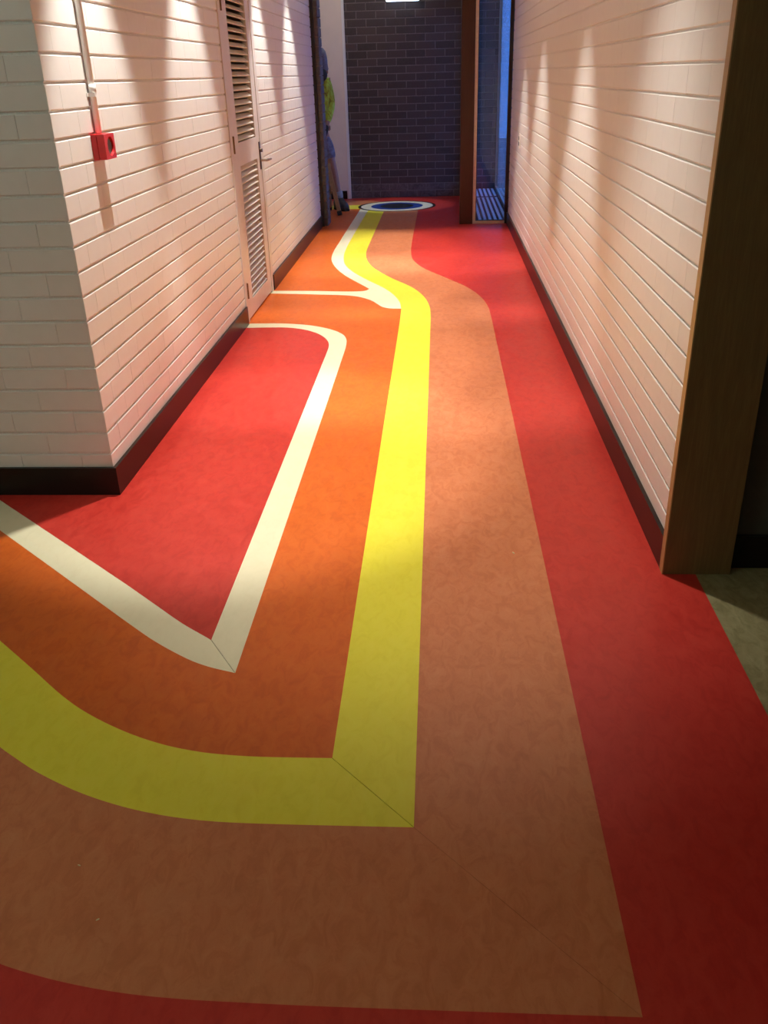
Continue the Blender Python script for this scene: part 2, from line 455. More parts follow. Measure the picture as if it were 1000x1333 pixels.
piece('lino_band', nudge(A_up, last=UPG) + rev(nudge(B_up, last=UPG)), 'cream')
piece('lino_band', nudge(A_dn, first=DNG) + rev(nudge(B_dn, first=DNG)), 'cream')
piece('lino_panel', B_up + B_dn + rev(C_dn) + rev(C_mid) + rev(CL), 'orange')
piece('lino_band', CL + rev(C_up) + rev(CU2) + rev(CU1), 'cream')
piece('lino_panel', CU1 + CU2 + [Vector((-2.7, 11.133))], 'orange')
piece('lino_band', nudge(C_up + C_mid, last=UPG) + rev(nudge(D_up, last=UPG)), 'yellow')
piece('lino_band', nudge(C_dn, first=DNG) + rev(nudge(D_dn, first=DNG)), 'yellow')
g2 = 0.0004
piece('lino_band', nudge(D_up, last=(0, g2)) + rev(nudge(E_up, last=(0, g2))), 'peach')
piece('lino_band', nudge(D_dn, first=(-g2, 0)) + rev(nudge(E_dn, first=(-g2, 0))), 'peach')
V2 = lambda *a: [Vector(p) for p in a]
piece('lino_band', V2((-2.7, 11.133), (-0.52, 11.133), (-0.52, 11.483), (-2.7, 11.483)), 'yellow')
piece('lino_band', V2((-2.7, 11.483), (-0.70, 11.483), (-0.72, 11.78), (-0.85, 11.88), (-1.0, 11.933), (-2.7, 11.933)), 'peach')
piece('lino_panel', E_up + E_dn + V2((-4, 3.385), (-4, -3), (0.817, -3), (0.817, 9.83), (0.33, 9.83), (0.33, 12.25), (-2.7, 12.25), (-2.7, 11.933),
      (-1.0, 11.933), (-0.85, 11.88), (-0.72, 11.78), (-0.70, 11.483), (-0.52, 11.483), (-0.52, 11.133)), 'red')
piece('lino_panel', V2((0.817, -3), (3.5, -3), (3.5, 2.7), (0.817, 2.7)), 'green')
RC = Vector((-0.520, 11.335))
def ring(name, r0, r1, mat, z1):
    bm = bmesh.new(); n = 64
    ang = [2*math.pi*k/n for k in range(n)]
    P = lambda r, z: [bm.verts.new((RC.x+r*math.cos(a), RC.y+r*math.sin(a), z)) for a in ang]
    ot, ob = P(r1, z1), P(r1, 0.0)
    for k in range(n): bm.faces.new((ob[k], ob[(k+1) % n], ot[(k+1) % n], ot[k]))
    if r0 > 0:
        it = P(r0, z1)
        for k in range(n): bm.faces.new((ot[k], ot[(k+1) % n], it[(k+1) % n], it[k]))
    else: bm.faces.new(ot)
    return obj(name, bm, mat, floor)
ring('roundel_ring', 0.440, 0.478, 'black', 0.0006)
ring('roundel_ring', 0.318, 0.440, 'cream', 0.0006)
ring('roundel_ring', 0.205, 0.318, 'blue', 0.0006)
ring('roundel_disc', 0.0, 0.205, 'black', 0.0006)

# ------------------------------------------------------------------ ceiling and walls
struct(obj('ceiling', B((-4.1, 3.6, -3.1, 13.1, HC, HC+0.08)), 'ceiling'))
RC_ = 0.0065    # joint depth
# left corridor wall with door opening
DH = 2.06
wall_left = struct(obj('wall_left', B((XL-0.20, XL-RC_, YL+0.20, DN0, 0, HC), (XL-0.20, XL-RC_, DF1, YE, 0, HC),
                                      (XL-0.20, XL-RC_, DN0, DF1, DH, HC)), 'white_mortar'))
rects = courses(YL, YE, HC, 0.12, 0.24, holes=[(DN0, DF1, 0, DH)])
brick_field(wall_left, 'white_brick', lambda u, z: Vector((XL, u, z)), ROT_L, rects, 'w', 0.0007, 0.0085)
# left wall facing the foyer
wall_front_left = struct(obj('wall_front_left', B((-4.0, XL-RC_, YL+RC_, YL+0.20, 0, HC)), 'white_mortar'))
rects = courses(-4.0, XL, HC, 0.24, 0.12, from_end=True)
brick_field(wall_front_left, 'white_brick', lambda u, z: Vector((u, YL, z)), ROT_F, rects, 'w', 0.0007, 0.0085)
# right corridor wall
wall_right = struct(obj('wall_right', B((XR+RC_, XR+0.18, YJ, YE, 0, HC)), 'white_mortar'))
rects = courses(-YE, -YJ, HC, 0.17, 0.05, from_end=True)
brick_field(wall_right, 'white_brick', lambda u, z: Vector((XR, -u, z)), ROT_R, rects, 'r', 0.0004, 0.0070, jit=0.0001)
# right wall facing the foyer
struct(obj('wall_front_right', B((0.91, 3.5, YJ+0.02, YJ+0.16, 0, HC)), 'olive_wall'))
# dark brick end wall
wall_end = struct(obj('wall_end', B((-1.16, 0.40, YB+0.004, YB+0.2, 0, HC)), 'dark_mortar'))
rects = courses(-1.16, 0.40, HC, 0.15, 0.03)
brick_field(wall_end, 'dark_brick', lambda u, z: Vector((u, YB, z)), ROT_F, rects, 'd', 0.009, 0.010, dusty=0.20)
# cream wall left of it, with its pale corner bead
struct(obj('wall_alcove', B((-2.8, -1.185, YB-0.04, YB+0.16, 0, HC)), 'cream_wall'))
struct(obj('trim_4', B((-1.185, -1.155, YB-0.045, YB+0.16, 0, HC)), 'white_plastic'))
struct(obj('wall_alcove_side', B((-2.9, -2.8, 9.6, YB+0.16, 0, HC)), 'cream_wall'))
struct(obj('wall_alcove_near', B((-2.9, XL-0.20, YE-0.12, YE, 0, HC)), 'cream_wall'))
# closet behind the louvred door
struct(obj('wall_closet', B((-1.95, -1.90, 5.5, 6.9, 0, HC), (-1.9, XL-0.2, 5.5, 5.55, 0, HC), (-1.9, XL-0.2, 6.85, 6.9, 0, HC)), 'olive_wall'))
# dark brick pier at the corridor's end, stiles of alternate courses standing proud
wall_pier = struct(obj('wall_pier', B((-1.468, -1.206, YE+0.045, YE+0.27, 0, HC)), 'dark_mortar'))
rects = courses(-1.468, -1.196, HC, 0.14, 0.27)
brick_field(wall_pier, 'pier_brick', lambda u, z: Vector((u, YE+0.040, z)), ROT_F, rects, 'p', 0.008, 0.010)
rects = courses(YE+0.04, YE+0.275, HC, 0.235, 0.115)
brick_field(wall_pier, 'pier_brick', lambda u, z: Vector((-1.196, u, z)), ROT_L, rects, 'p', 0.008, 0.010)
struct(obj('trim_3', B((-1.30, -1.236, YE, YE+0.038, 0, HC)), 'black_frame'))
# foyer shell
struct(obj('wall_foyer_left', B((-4.1, -4.0, -3.0, YL+0.2, 0, HC)), 'foyer_wall'))
struct(obj('wall_foyer_right', B((3.5, 3.6, -3.0, YJ+0.16, 0, HC)), 'foyer_wall'))
struct(obj('wall_foyer_back', B((-4.1, 3.6, -3.1, -3.0, 0, HC)), 'foyer_wall'))

# baseboards
def base(name, b): return struct(obj(name, B(b), 'baseboard', bevel=0.002))
def base2(name, *bs):
    return struct(obj(name, B(*bs), 'baseboard'))
t_ = 0.014
base2('baseboard_left', (XL, XL+t_, YL, DN0, 0, BB), (XL, XL+t_, DF1-0.02, YE, 0, BB))
base2('baseboard_front_left', (-4.0, XL+t_, YL-t_, YL, 0, BB))
base2('baseboard_right', (XR-t_, XR, YJ, YE-0.01, 0, BB))
base2('baseboard_front_right', (0.926, 3.5, YJ+0.005, YJ+0.02, 0, BB))
base2('baseboard_alcove', (-2.8, -1.205, YB-0.055, YB-0.04, 0, 0.10))

# timber jamb at the corridor mouth
jamb = struct(obj('trim_1', B((0.7145, 0.924, 2.466, YJ, 0, HC)), 'jamb_wood', bevel=0.0015))
obj('lit_side_strip', B((0.711, 0.7144, 2.466, YJ, 0, HC)), 'lit_side_wood', jamb)  # side face of the same timber, its lit tone painted in

# ------------------------------------------------------------------ louvred door
door = struct(empty('door_1', (XL, (DN1+DF0)/2, 0)))
xf = XL + 0.002
def dpart(name, bm, mat, parent=door, **k):
    o = obj(name, bm, mat, None, **k); o.parent = parent
    o.matrix_parent_inverse = Matrix.Translation(door.location).inverted() if parent is door else Matrix.Identity(4)
    return o
dpart('door_frame', B((XL-0.12, XL+0.006, DN0+0.003, DN1-0.002, BB*0+0.0, DH), (XL-0.12, XL+0.006, DF0+0.002, DF1-0.002, 0, DH),
                      (XL-0.12, XL+0.006, DN0, DF1, DH-0.05, DH)), 'door_paint')
LV0, LV1 = 5.93, 6.51
leaf = dpart('door_leaf', B((xf-0.036, xf, DN1+0.002, LV0, 0.012, DH-0.053), (xf-0.036, xf, LV1, DF0-0.002, 0.012, DH-0.053),
                            (xf-0.036, xf, LV0, LV1, 0.012, 0.118), (xf-0.036, xf, LV0, LV1, 0.955, 1.092), (xf-0.036, xf, LV0, LV1, 1.955, DH-0.053)), 'door_paint')
# slats share one mesh
bm = bmesh.new()
ang = math.radians(50)
for v in box(bm, -0.0035, 0.0035, LV0+0.0005, LV1-0.0005, -0.0185, 0.0185):
    v.co = Matrix.Rotation(-ang, 3, 'Y') @ v.co
bmesh.ops.recalc_face_normals(bm, faces=bm.faces)
slat_me = bpy.data.meshes.new('slat'); bm.to_mesh(slat_me); bm.free(); slat_me.materials.append(MAT['door_paint'])
pitch = 0.0407
for z0, z1 in ((0.118, 0.955), (1.092, 1.955)):
    n = int(round((z1-z0)/pitch)); p_ = (z1-z0)/n
    for i in range(n):
        s = bpy.data.objects.new('slat', slat_me); COL.objects.link(s); s.parent = leaf
        s.location = (xf-0.0195, 0, z0+p_*(i+0.5))
for zc in (0.20, 1.09, 1.86):
    dpart('hinge', T([(xf+0.006, DN1, zc-0.05), (xf+0.006, DN1, zc+0.05)], 0.0075, 8), 'brass')
hpl = dpart('handle_plate', B((xf, xf+0.006, 6.592, 6.632, 0.875, 1.055)), 'bronze')
dpart('lever', T([(xf+0.004, 6.612, 0.935), (xf+0.050, 6.612, 0.935), (xf+0.056, 6.635, 0.935), (xf+0.056, 6.735, 0.933)], [0.009, 0.009, 0.009, 0.007], 8), 'steel', hpl)
dpart('lock_snib', T([(xf+0.004, 6.612, 1.0), (xf+0.022, 6.612, 1.0)], 0.012, 10), 'bronze', hpl)

# ------------------------------------------------------------------ far glazed screen, post and vestibule
struct(obj('trim_2', B((0.216, 0.352, YE-0.02, YE+0.10, 0, HC)), 'post_wood', bevel=0.002))
dr2 = struct(empty('door_2', (0.331, 11.04, 0)))
for ya, yb in ((YE+0.101, 11.035), (11.045, YB-0.001)):
    lf = obj('door_leaf', B((0.31, 0.352, ya, ya+0.09, 0.004, 2.2), (0.31, 0.352, yb-0.09, yb, 0.004, 2.2), (0.31, 0.352, ya+0.09, yb-0.09, 0.004, 0.15), (0.31, 0.352, ya+0.09, yb-0.09, 2.1, 2.2)), 'post_wood')
    adopt(lf, dr2)
    gp = obj('glass_pane', B((0.328, 0.334, ya+0.0905, yb-0.0905, 0.1505, 2.0995)), 'glass'); gp.parent = lf
adopt(obj('transom', B((0.31, 0.352, YE+0.101, YB-0.001, 2.205, 2.27), (0.31, 0.352, YE+0.101, YB-0.001, HC-0.06, HC)), 'post_wood'), dr2)
adopt(obj('transom_pane', B((0.328, 0.334, YE+0.101, YB-0.001, 2.2705, HC-0.0605)), 'glass'), dr2)
win = struct(empty('window_1', (0.52, YE, 0)))
def wpart(name, bm, mat, par=None):
    par = par or win
    o = obj(name, bm, mat); o.parent = par; o.matrix_parent_inverse = Matrix.Translation(par.location).inverted(); return o
wpart('window_frame', B((0.354, 0.384, YE-0.012, YE+0.03, 0, HC), (0.384, 0.690, YE-0.012, YE+0.03, 0, 0.030), (0.384, 0.690, YE-0.012, YE+0.03, HC-0.05, HC)), 'cream_frame')
wpart('window_bead', B((0.384, 0.390, YE-0.004, YE+0.02, 0.03, HC-0.05), (0.384, 0.690, YE-0.004, YE+0.02, 0.030, 0.036)), 'black_frame')
wpart('window_stile', B((0.690, 0.725, YE-0.012, YE+0.05, 0, HC)), 'black_frame')
wpart('glass_pane', B((0.391, 0.689, YE+0.004, YE+0.010, 0.037, HC-0.05)), 'glass')
# ribbed mats in the vestibule
def mat_thing(y0, y1, label):
    m = empty('entrance_mat', (0.60, (y0+y1)/2, 0))
    o = obj('mat_base', B((0.36, 0.760, y0, y1, 0.0, 0.004)), 'dark_mat'); adopt(o, m)
    bm = bmesh.new(); x = 0.372
    while x < 0.73: box(bm, x, x+0.028, y0+0.004, y1-0.004, 0.004, 0.012); x += 0.056
    o = obj('mat_ribs', bm, 'grey_mat'); adopt(o, m); o['kind'] = 'stuff'
    tag(m, label, 'mat', 'ribbed entrance mats behind the glass')
mat_thing(YE+0.13, 11.90, 'grey ribbed entrance mat just inside the glass pane, the longer of two')
mat_thing(12.00, 12.84, 'grey ribbed entrance mat against the dark wall beyond the glass, the shorter of two')
struct(obj('floor_vestibule', B((0.353, 0.77, YE+0.031, 13.0, -0.06, 0.0)), 'black_frame'))
wv = struct(obj('wall_vestibule', B((0.352, 0.80, 12.901, 13.05, 0, HC)), 'dark_mortar'))
rects = courses(0.352, 0.77, HC, 0.24, 0.12)
brick_field(wv, 'dark_brick', lambda u, z: Vector((u, 12.896, z)), ROT_F, rects, 'd', 0.009, 0.010, limit=80)
win2 = struct(empty('window_2', (0.783, 11.4, 0)))
wpart('window_frame', B((0.765, 0.80, YE+0.051, YE+0.09, 0, HC), (0.765, 0.80, 12.87, 12.90, 0, HC), (0.765, 0.80, YE+0.09, 12.87, 0, 0.04), (0.765, 0.80, YE+0.09, 12.87, HC-0.06, HC),
                        (0.770, 0.795, 10.90, 10.94, 0.04, HC-0.06)), 'steel', win2)
for ya, yb in ((YE+0.091, 10.899), (10.941, 12.869)):
    wpart('glass_pane', B((0.780, 0.786, ya, yb, 0.041, HC-0.061)), 'glass', win2)
struct(obj('ground', B((0.91, 14.0, 2.75, 24.0, -0.16, -0.06), (0.802, 0.91, YE+0.02, 24.0, -0.16, -0.06)), 'pavement'))

# ------------------------------------------------------------------ things on the walls
alarm = empty('fire_alarm_sounder', (XL, 3.455, 1.243))
def apart(name, bm, mat, par=alarm, **k):
    o = obj(name, bm, mat, **k); return adopt(o, alarm) if par is alarm else o
AY0, AY1, AZ0, AZ1 = 3.400, 3.510, 1.200, 1.288
apart('back_box', B((XL+0.0005, XL+0.022, AY0, AY1, AZ0, AZ1)), 'alarm_red', bevel=0.002)
# cover with a round recess
bm = bmesh.new()
cx, cz = (AY0+AY1)/2+0.006, (AZ0+AZ1)/2
xb, xc = XL+0.0235, XL+0.050
n = 32
outer = []
corners_ = [(AY0+.001, AZ0+.001), (AY1-.001, AZ0+.001), (AY1-.001, AZ1-.001), (AY0+.001, AZ1-.001)]
for k in range(n):
    a = 2*math.pi*k/n + math.pi/4*5
    dy, dz = math.cos(a), math.sin(a)
    s = max(abs(dy), abs(dz))
    y = (AY0+AY1)/2 + dy/s*((AY1-AY0)/2-.001); z = cz + dz/s*((AZ1-AZ0)/2-.001)
    outer.append((y, z, a))
of = [bm.verts.new((xc, y, z)) for y, z, a in outer]; ob = [bm.verts.new((xb, y, z)) for y, z, a in outer]
inn = [bm.verts.new((xc, cx+0.033*math.cos(a), cz+0.033*math.sin(a))) for y, z, a in outer]
inb = [bm.verts.new((xc-0.016, cx+0.031*math.cos(a), cz+0.031*math.sin(a))) for y, z, a in outer]
for k in range(n):
    j = (k+1) % n
    bm.faces.new((of[k], of[j], inn[j], inn[k])); bm.faces.new((ob[k], ob[j], of[j], of[k])); bm.faces.new((inn[k], inn[j], inb[j], inb[k]))
bm.faces.new(list(reversed(ob))); bm.faces.new(inb)
cov = apart('cover', bm, 'alarm_red')
bm = bmesh.new(); tube(bm, [(xc-0.0155, cx, cz), (xc-0.010, cx, cz)], [0.029, 0.029], 24)
obj('sounder_disc', bm, 'alarm_dark', cov)
bm = bmesh.new()
for k in range(-3, 4):
    h = math.sqrt(max(0.0, 0.027**2-(k*0.008)**2))
    box(bm, xc-0.010, xc-0.006, cx+k*0.008-0.0015, cx+k*0.008+0.0015, cz-h, cz+h)
obj('sounder_grille', bm, 'steel', cov)
tag(alarm, 'small red box sounder with round black grille, fixed below white conduit', 'fire alarm')
con = empty('conduit_pipe', (XL, 3.455, AZ1))
adopt(obj('pipe', T([(XL+0.0135, 3.455, AZ1+0.001), (XL+0.0135, 3.455, HC)], 0.0118, 16), 'white_plastic', smooth=True), con)
adopt(obj('coupling', T([(XL+0.0155, 3.455, 1.425), (XL+0.0155, 3.455, 1.452)], 0.0138, 16), 'white_plastic', smooth=True), con)
adopt(obj('saddle_clip', B((XL, XL+0.027, 3.441, 3.469, 1.411, 1.424), (XL, XL+0.003, 3.430, 3.480, 1.411, 1.424)), 'white_plastic'), con)
tag(con, 'white plastic conduit running up the painted brick wall from the red alarm box', 'pipe')
sw = empty('power_outlet', (XR, 8.60, 0.885))
adopt(obj('plate', B((XR-0.010, XR-0.0005, 8.565, 8.645, 0.825, 0.945)), 'white_plastic', bevel=0.002), sw)
for z in (0.862, 0.908): adopt(obj('socket', B((XR-0.0125, XR-0.0102, 8.582, 8.628, z-0.015, z+0.015)), 'alarm_dark'), sw)
tag(sw, 'small white outlet plate with dark sockets on the right brick wall', 'outlet')
# cool lamp high on the dark brick wall
wl = empty('wall_light', (-0.44, YB, 2.29))
adopt(obj('housing', B((-0.645, -0.235, YB-0.045, YB-0.001, 2.24, 2.39)), 'white_plastic', bevel=0.004), wl)
adopt(obj('diffuser', B((-0.635, -0.245, YB-0.090, YB-0.0455, 2.230, 2.38)), 'cool_lamp', bevel=0.006), wl)
tag(wl, 'cool white rectangular lamp high on the dark brick end wall', 'lamp')

# ------------------------------------------------------------------ ceiling lamps and added fill lights
def downlight(x, y, watts, tan_a, blend, label, group, col=SPOT_COL):
    d = empty('downlight', (x, y, HC))
    bm = bmesh.new()
    n = 28
    R_ = lambda r, z: [bm.verts.new((x+r*math.cos(2*math.pi*k/n), y+r*math.sin(2*math.pi*k/n), z)) for k in range(n)]
    a, b_, c, e = R_(0.058, HC-0.0005), R_(0.056, HC-0.007), R_(0.044, HC-0.007), R_(0.041, HC-0.0025)
    for p, q_ in ((a, b_), (b_, c), (c, e)):
        for k in range(n): bm.faces.new((p[k], p[(k+1) % n], q_[(k+1) % n], q_[k]))
    adopt(obj('trim_ring', bm, 'white_plastic', smooth=True), d)
    bm = bmesh.new(); tube(bm, [(x, y, HC-0.0005), (x, y, HC-0.002)], [0.040, 0.040], 24)
    adopt(obj('lens', bm, 'downlight_lens'), d)
    ld = bpy.data.lights.new('spot', 'SPOT'); ld.energy = watts; ld.color = col
    ld.spot_size = 2*math.atan(tan_a); ld.spot_blend = blend; ld.shadow_soft_size = 0.028
    lo = bpy.data.objects.new('spot', ld); COL.objects.link(lo); lo.location = (x, y, HC-0.012); adopt(lo, d)
    tag(d, label, 'downlight', group)
downlight(-0.52, 11.42, 105.0, 0.27, 0.35, 'round recessed downlight in the ceiling above the blue and cream roundel', None, (0.90, 0.95, 1.0))
for y, yr, ta, bl in ((3.52, 3.12, 0.68, 0.8), (4.95, 4.95, 0.55, 0.5), (6.93, 6.93, 0.55, 0.5), (8.33, 8.33, 0.50, 0.5)):
    near = {3.52: 'by the red alarm box', 4.95: 'between the red alarm box and the louvred door', 6.93: 'just past the louvred door', 8.33: 'next before the dark brick pier'}[y]
    downlight(XL+0.36, y, SPOT_W_LEFT*(1.15 if y < 4 else 1), 0.49, 0.45, 'recessed downlight close to the door-side wall, ' + near, 'downlights along the door wall')
    near = {3.12: 'beside the timber jamb', 4.95: 'second from the timber jamb', 6.93: 'third from the timber jamb', 8.33: 'nearest the glass screen'}[yr]
    downlight(XR-0.62, yr, SPOT_W_RIGHT*(0.7 if yr < 4 else 1), ta, bl, 'recessed downlight facing the unbroken white wall, ' + near, 'downlights along the unbroken wall')
lp = empty('lobby_fill_panel', (-1.05, 11.2, HC))  # added out-of-view panel that raises the light in the lobby
adopt(obj('frame', B((-1.38, -0.72, 10.87, 11.53, HC-0.02, HC-0.0005)), 'white_plastic', bevel=0.003), lp)
adopt(obj('diffuser', B((-1.35, -0.75, 10.90, 11.50, HC-0.026, HC-0.0205)), 'lobby_fill'), lp)
tag(lp, 'added unseen square ceiling panel brightening the lobby by the dark brick pier', 'lamp')
def fill_pendant(x, y, z, r, label):  # globe added behind the camera to fill the front-left wall and near floor
    p = empty('foyer_fill_globe', (x, y, HC))
    bm = bmesh.new(); bmesh.ops.create_uvsphere(bm, u_segments=28, v_segments=18, radius=r)
    for v in bm.verts: v.co = v.co + Vector((x, y, z))
    adopt(obj('globe', bm, 'foyer_fill', smooth=True), p)
    adopt(obj('stem', T([(x, y, z+r-0.002), (x, y, HC-0.021)], 0.007, 10), 'steel', smooth=True), p)
    adopt(obj('canopy', T([(x, y, HC-0.022), (x, y, HC-0.0005)], [0.045, 0.055], 20), 'white_plastic'), p)
    tag(p, label, 'lamp')
fill_pendant(-2.4, 0.2, 2.53, 0.16, 'added unseen opal globe giving fill light from the foyer')

# ------------------------------------------------------------------ sawhorse at the corridor's end
sh = empty('sawhorse', (-1.6, 10.85, 0))
TOPZ = 0.545
adopt(obj('beam', B((-2.05, -1.262, 10.815, 10.885, TOPZ-0.09, TOPZ)), 'pine', bevel=0.003), sh)
def leg(foot, top):
    bm = bmesh.new(); f, t2 = Vector(foot), Vector(top)
    d = (t2-f).normalized()
    beam(bm, f+d*0.035, t2, 0.045, 0.060)
    l = adopt(obj('leg', bm, 'pine'), sh)
    bm = bmesh.new(); beam(bm, f+d*0.002, f+d*0.0349, 0.052, 0.068)
    obj('foot', bm, 'rubber', l)
leg((-1.150, 10.600, 0.012), (-1.282, 10.790, TOPZ-0.015)); leg((-1.322, 11.080, 0.012), (-1.300, 10.910, TOPZ-0.015))
leg((-2.100, 10.600, 0.012), (-1.985, 10.790, TOPZ-0.015)); leg((-2.060, 11.105, 0.012), (-2.000, 10.910, TOPZ-0.015))
bm = bmesh.new(); beam(bm, (-1.250, 10.68, 0.27), (-1.325, 11.02, 0.27), 0.02, 0.07); adopt(obj('brace', bm, 'pine'), sh)
bm = bmesh.new(); beam(bm, (-2.02, 10.68, 0.27), (-1.985, 11.02, 0.27), 0.02, 0.07); adopt(obj('brace', bm, 'pine'), sh)
tag(sh, 'worn wooden sawhorse with black rubber feet, in front of the worker', 'sawhorse')

# ------------------------------------------------------------------ worker behind the pier
def skin(name, verts, edges, mat, parent, root=0, sub=2):
    me = bpy.data.meshes.new(name + '_cage'); me.from_pydata([v[0] for v in verts], edges, [])
    o = bpy.data.objects.new(name + '_cage', me); COL.objects.link(o)
    md = o.modifiers.new('skin', 'SKIN'); md.use_smooth_shade = True
    for i, v in enumerate(verts):
        r = v[1]; me.skin_vertices[0].data[i].radius = r if isinstance(r, tuple) else (r, r)
        me.skin_vertices[0].data[i].use_root = (i == root)
    s = o.modifiers.new('sub', 'SUBSURF'); s.levels = sub; s.render_levels = sub
    dg = bpy.context.evaluated_depsgraph_get(); dg.update()
    m2 = bpy.data.meshes.new_from_object(o.evaluated_get(dg)); m2.name = name
    bpy.data.objects.remove(o); bpy.data.meshes.remove(me)
    m2.materials.clear(); m2.materials.append(MAT[mat])
    for p in m2.polygons: p.use_smooth = True
    ob = bpy.data.objects.new(name, m2); COL.objects.link(ob)
    if parent: adopt(ob, parent)
    return ob
PY = 11.19
W = lambda px, py, dy=0.0: at_y(px, py, PY+dy)
pel = W(413, 176); abd = W(413.5, 155); che = W(414, 124); nb = W(415, 103); nk = W(415.5, 96, -0.03)
shR = W(427.5, 108); elR = W(430.5, 138, 0.03); wrR = W(425.5, 162, -0.12); haR = W(424, 168, -0.15)
shL = nb + Vector((nb.x-shR.x, 0, shR.z-nb.z)); elL = shL + Vector((-0.05, 0.0, -0.28)); wrL = elL + Vector((0.06, -0.22, 0.0)); haL = wrL + Vector((0.03, -0.08, 0.0))
hiR = W(421.5, 178); knR = W(431.5, 212, -0.06); anR = W(442.0, 262, -0.06)
hiL = pel + Vector((pel.x-hiR.x, 0, hiR.z-pel.z)); knL = hiL + Vector((-0.03, 0.02, -0.42)); anL = Vector((knL.x-0.02, PY+0.12, 0.09))
hc = W(416, 82, -0.07)
person = bpy.data.objects.new('person', None)
ploc = Vector((pel.x, PY, 0)); person.empty_display_size = 0.05; person.location = ploc; COL.objects.link(person)
V = []; Eg = []
def av(p, r, par=None):
    V.append((tuple(p), r))
    if par is not None: Eg.append((par, len(V)-1))
    return len(V)-1
v0 = av(pel, (0.15, 0.10)); v1 = av(abd, (0.135, 0.095), v0); v2 = av(che, (0.155, 0.11), v1); v3 = av(nb, (0.07, 0.065), v2); v4 = av(nk, 0.055, v3)
v5 = av(hc + Vector((0, 0.02, -0.05)), (0.068, 0.075), v4); v6 = av(hc + Vector((0, 0.0, 0.02)), (0.075, 0.09), v5); v7 = av(hc + Vector((0, 0.01, 0.08)), (0.06, 0.07), v6)
for s_, e_, w_, h_ in ((shR, elR, wrR, haR), (shL, elL, wrL, haL)):
    a = av(s_, 0.058, v2); b_ = av(e_, 0.042, a); c = av(w_, 0.029, b_); d = av(h_, (0.036, 0.022), c)
    dirn = (h_-w_).normalized(); sd = dirn.cross(Vector((0, 1, 0.3))).normalized()
    for k in range(4):
        f1 = h_ + dirn*0.045 + sd*(k-1.5)*0.019; f2 = f1 + dirn*(0.028+0.006*(1 if k in (1, 2) else 0)) + Vector((0, 0, -0.012)); f3 = f2 + dirn*0.018 + Vector((0, 0, -0.022))
        i1 = av(f1, 0.009, d); i2 = av(f2, 0.0085, i1); av(f3, 0.0075, i2)
    t1 = w_ + dirn*0.03 + sd*0.035; i1 = av(t1, 0.010, c); av(t1 + dirn*0.035 + sd*0.012, 0.009, i1)
for h_, k_, a_, toe in ((hiR, knR, anR, Vector((0.09, -0.15, 0))), (hiL, knL, anL, Vector((-0.06, -0.17, 0)))):
    a = av(h_, 0.085, v0); b_ = av(k_, 0.056, a); cf = av(k_.lerp(a_, 0.35) + Vector((0, 0.015, 0)), 0.053, b_); c = av(a_, 0.036, cf)
    av(Vector((a_.x, a_.y, 0.045)) + toe, (0.035, 0.03), c)
body = skin('body', V, Eg, 'skin', person, 0)
# clothes
SV = []
def sk(name, chain, mat, root=0):
    vs_ = [(tuple(p), r) for p, r, _ in chain]; es = [(par, i) for i, (p, r, par) in enumerate(chain) if par is not None]
    return skin(name, vs_, es, mat, person, root)
sk('shirt', [(abd + Vector((0, 0, -0.10)), (0.160, 0.118), None), (abd, (0.158, 0.115), 0), (che, (0.175, 0.128), 1), (nb + Vector((0, 0, 0.005)), (0.105, 0.09), 2),
             (shR, 0.078, 2), (shR.lerp(elR, 0.5), 0.066, 4), (elR, 0.060, 5), (elR.lerp(wrR, 0.55), 0.050, 6), (elR.lerp(wrR, 0.93), 0.043, 7),
             (shL, 0.078, 2), (shL.lerp(elL, 0.5), 0.066, 9), (elL, 0.060, 10), (elL.lerp(wrL, 0.55), 0.050, 11), (elL.lerp(wrL, 0.93), 0.043, 12)], 'hivis')
sk('shorts', [(pel + Vector((0, 0, 0.06)), (0.165, 0.115), None), (pel, (0.170, 0.122), 0), (hiR, 0.102, 1), (hiR.lerp(knR, 0.6), 0.088, 2), (hiR.lerp(knR, 0.93), 0.080, 3),
              (hiL, 0.102, 1), (hiL.lerp(knL, 0.6), 0.088, 5), (hiL.lerp(knL, 0.93), 0.080, 6)], 'denim')
bm = bmesh.new(); tube(bm, [pel + Vector((0, 0, 0.055)), pel + Vector((0, 0, 0.10))], [0.163, 0.160], 24)
for v in bm.verts: v.co.y = PY + (v.co.y-PY)*0.74
adopt(obj('belt', bm, 'glove', smooth=True), person)
def lathe(prof, c, sx=1.0, sy=1.0, seg=28, tilt=0.0):
    bm = bmesh.new(); rings = []
    Rm = Matrix.Rotation(tilt, 3, 'X')
    for r, z in prof:
        rings.append([bm.verts.new(c + Rm @ Vector((r*sx*math.cos(2*math.pi*k/seg), r*sy*math.sin(2*math.pi*k/seg), z))) for k in range(seg)])
    for a, b_ in zip(rings[:-1], rings[1:]):
        for k in range(seg): bm.faces.new((a[k], a[(k+1) % seg], b_[(k+1) % seg], b_[k]))
    bm.faces.new(rings[-1]); return bm
hat = adopt(obj('hat', lathe([(0.104, -0.085), (0.100, -0.08), (0.098, -0.03), (0.099, 0.0), (0.096, 0.05), (0.085, 0.10), (0.062, 0.128), (0.03, 0.138), (0.005, 0.140)], hc + Vector((0, 0.0, 0.015)), 0.93, 1.08, 28, 0.35), 'hat', smooth=True), person)
bm = bmesh.new(); bmesh.ops.create_uvsphere(bm, u_segments=16, v_segments=10, radius=0.078)
for v in bm.verts: v.co = Vector((v.co.x*0.98, v.co.y*0.75, v.co.z*0.95)) + hc + Vector((0.012, -0.045, -0.122))
adopt(obj('beard', bm, 'hair', smooth=True), person)
bm = bmesh.new(); bmesh.ops.create_cone(bm, cap_ends=True, segments=8, radius1=0.018, radius2=0.007, depth=0.045)
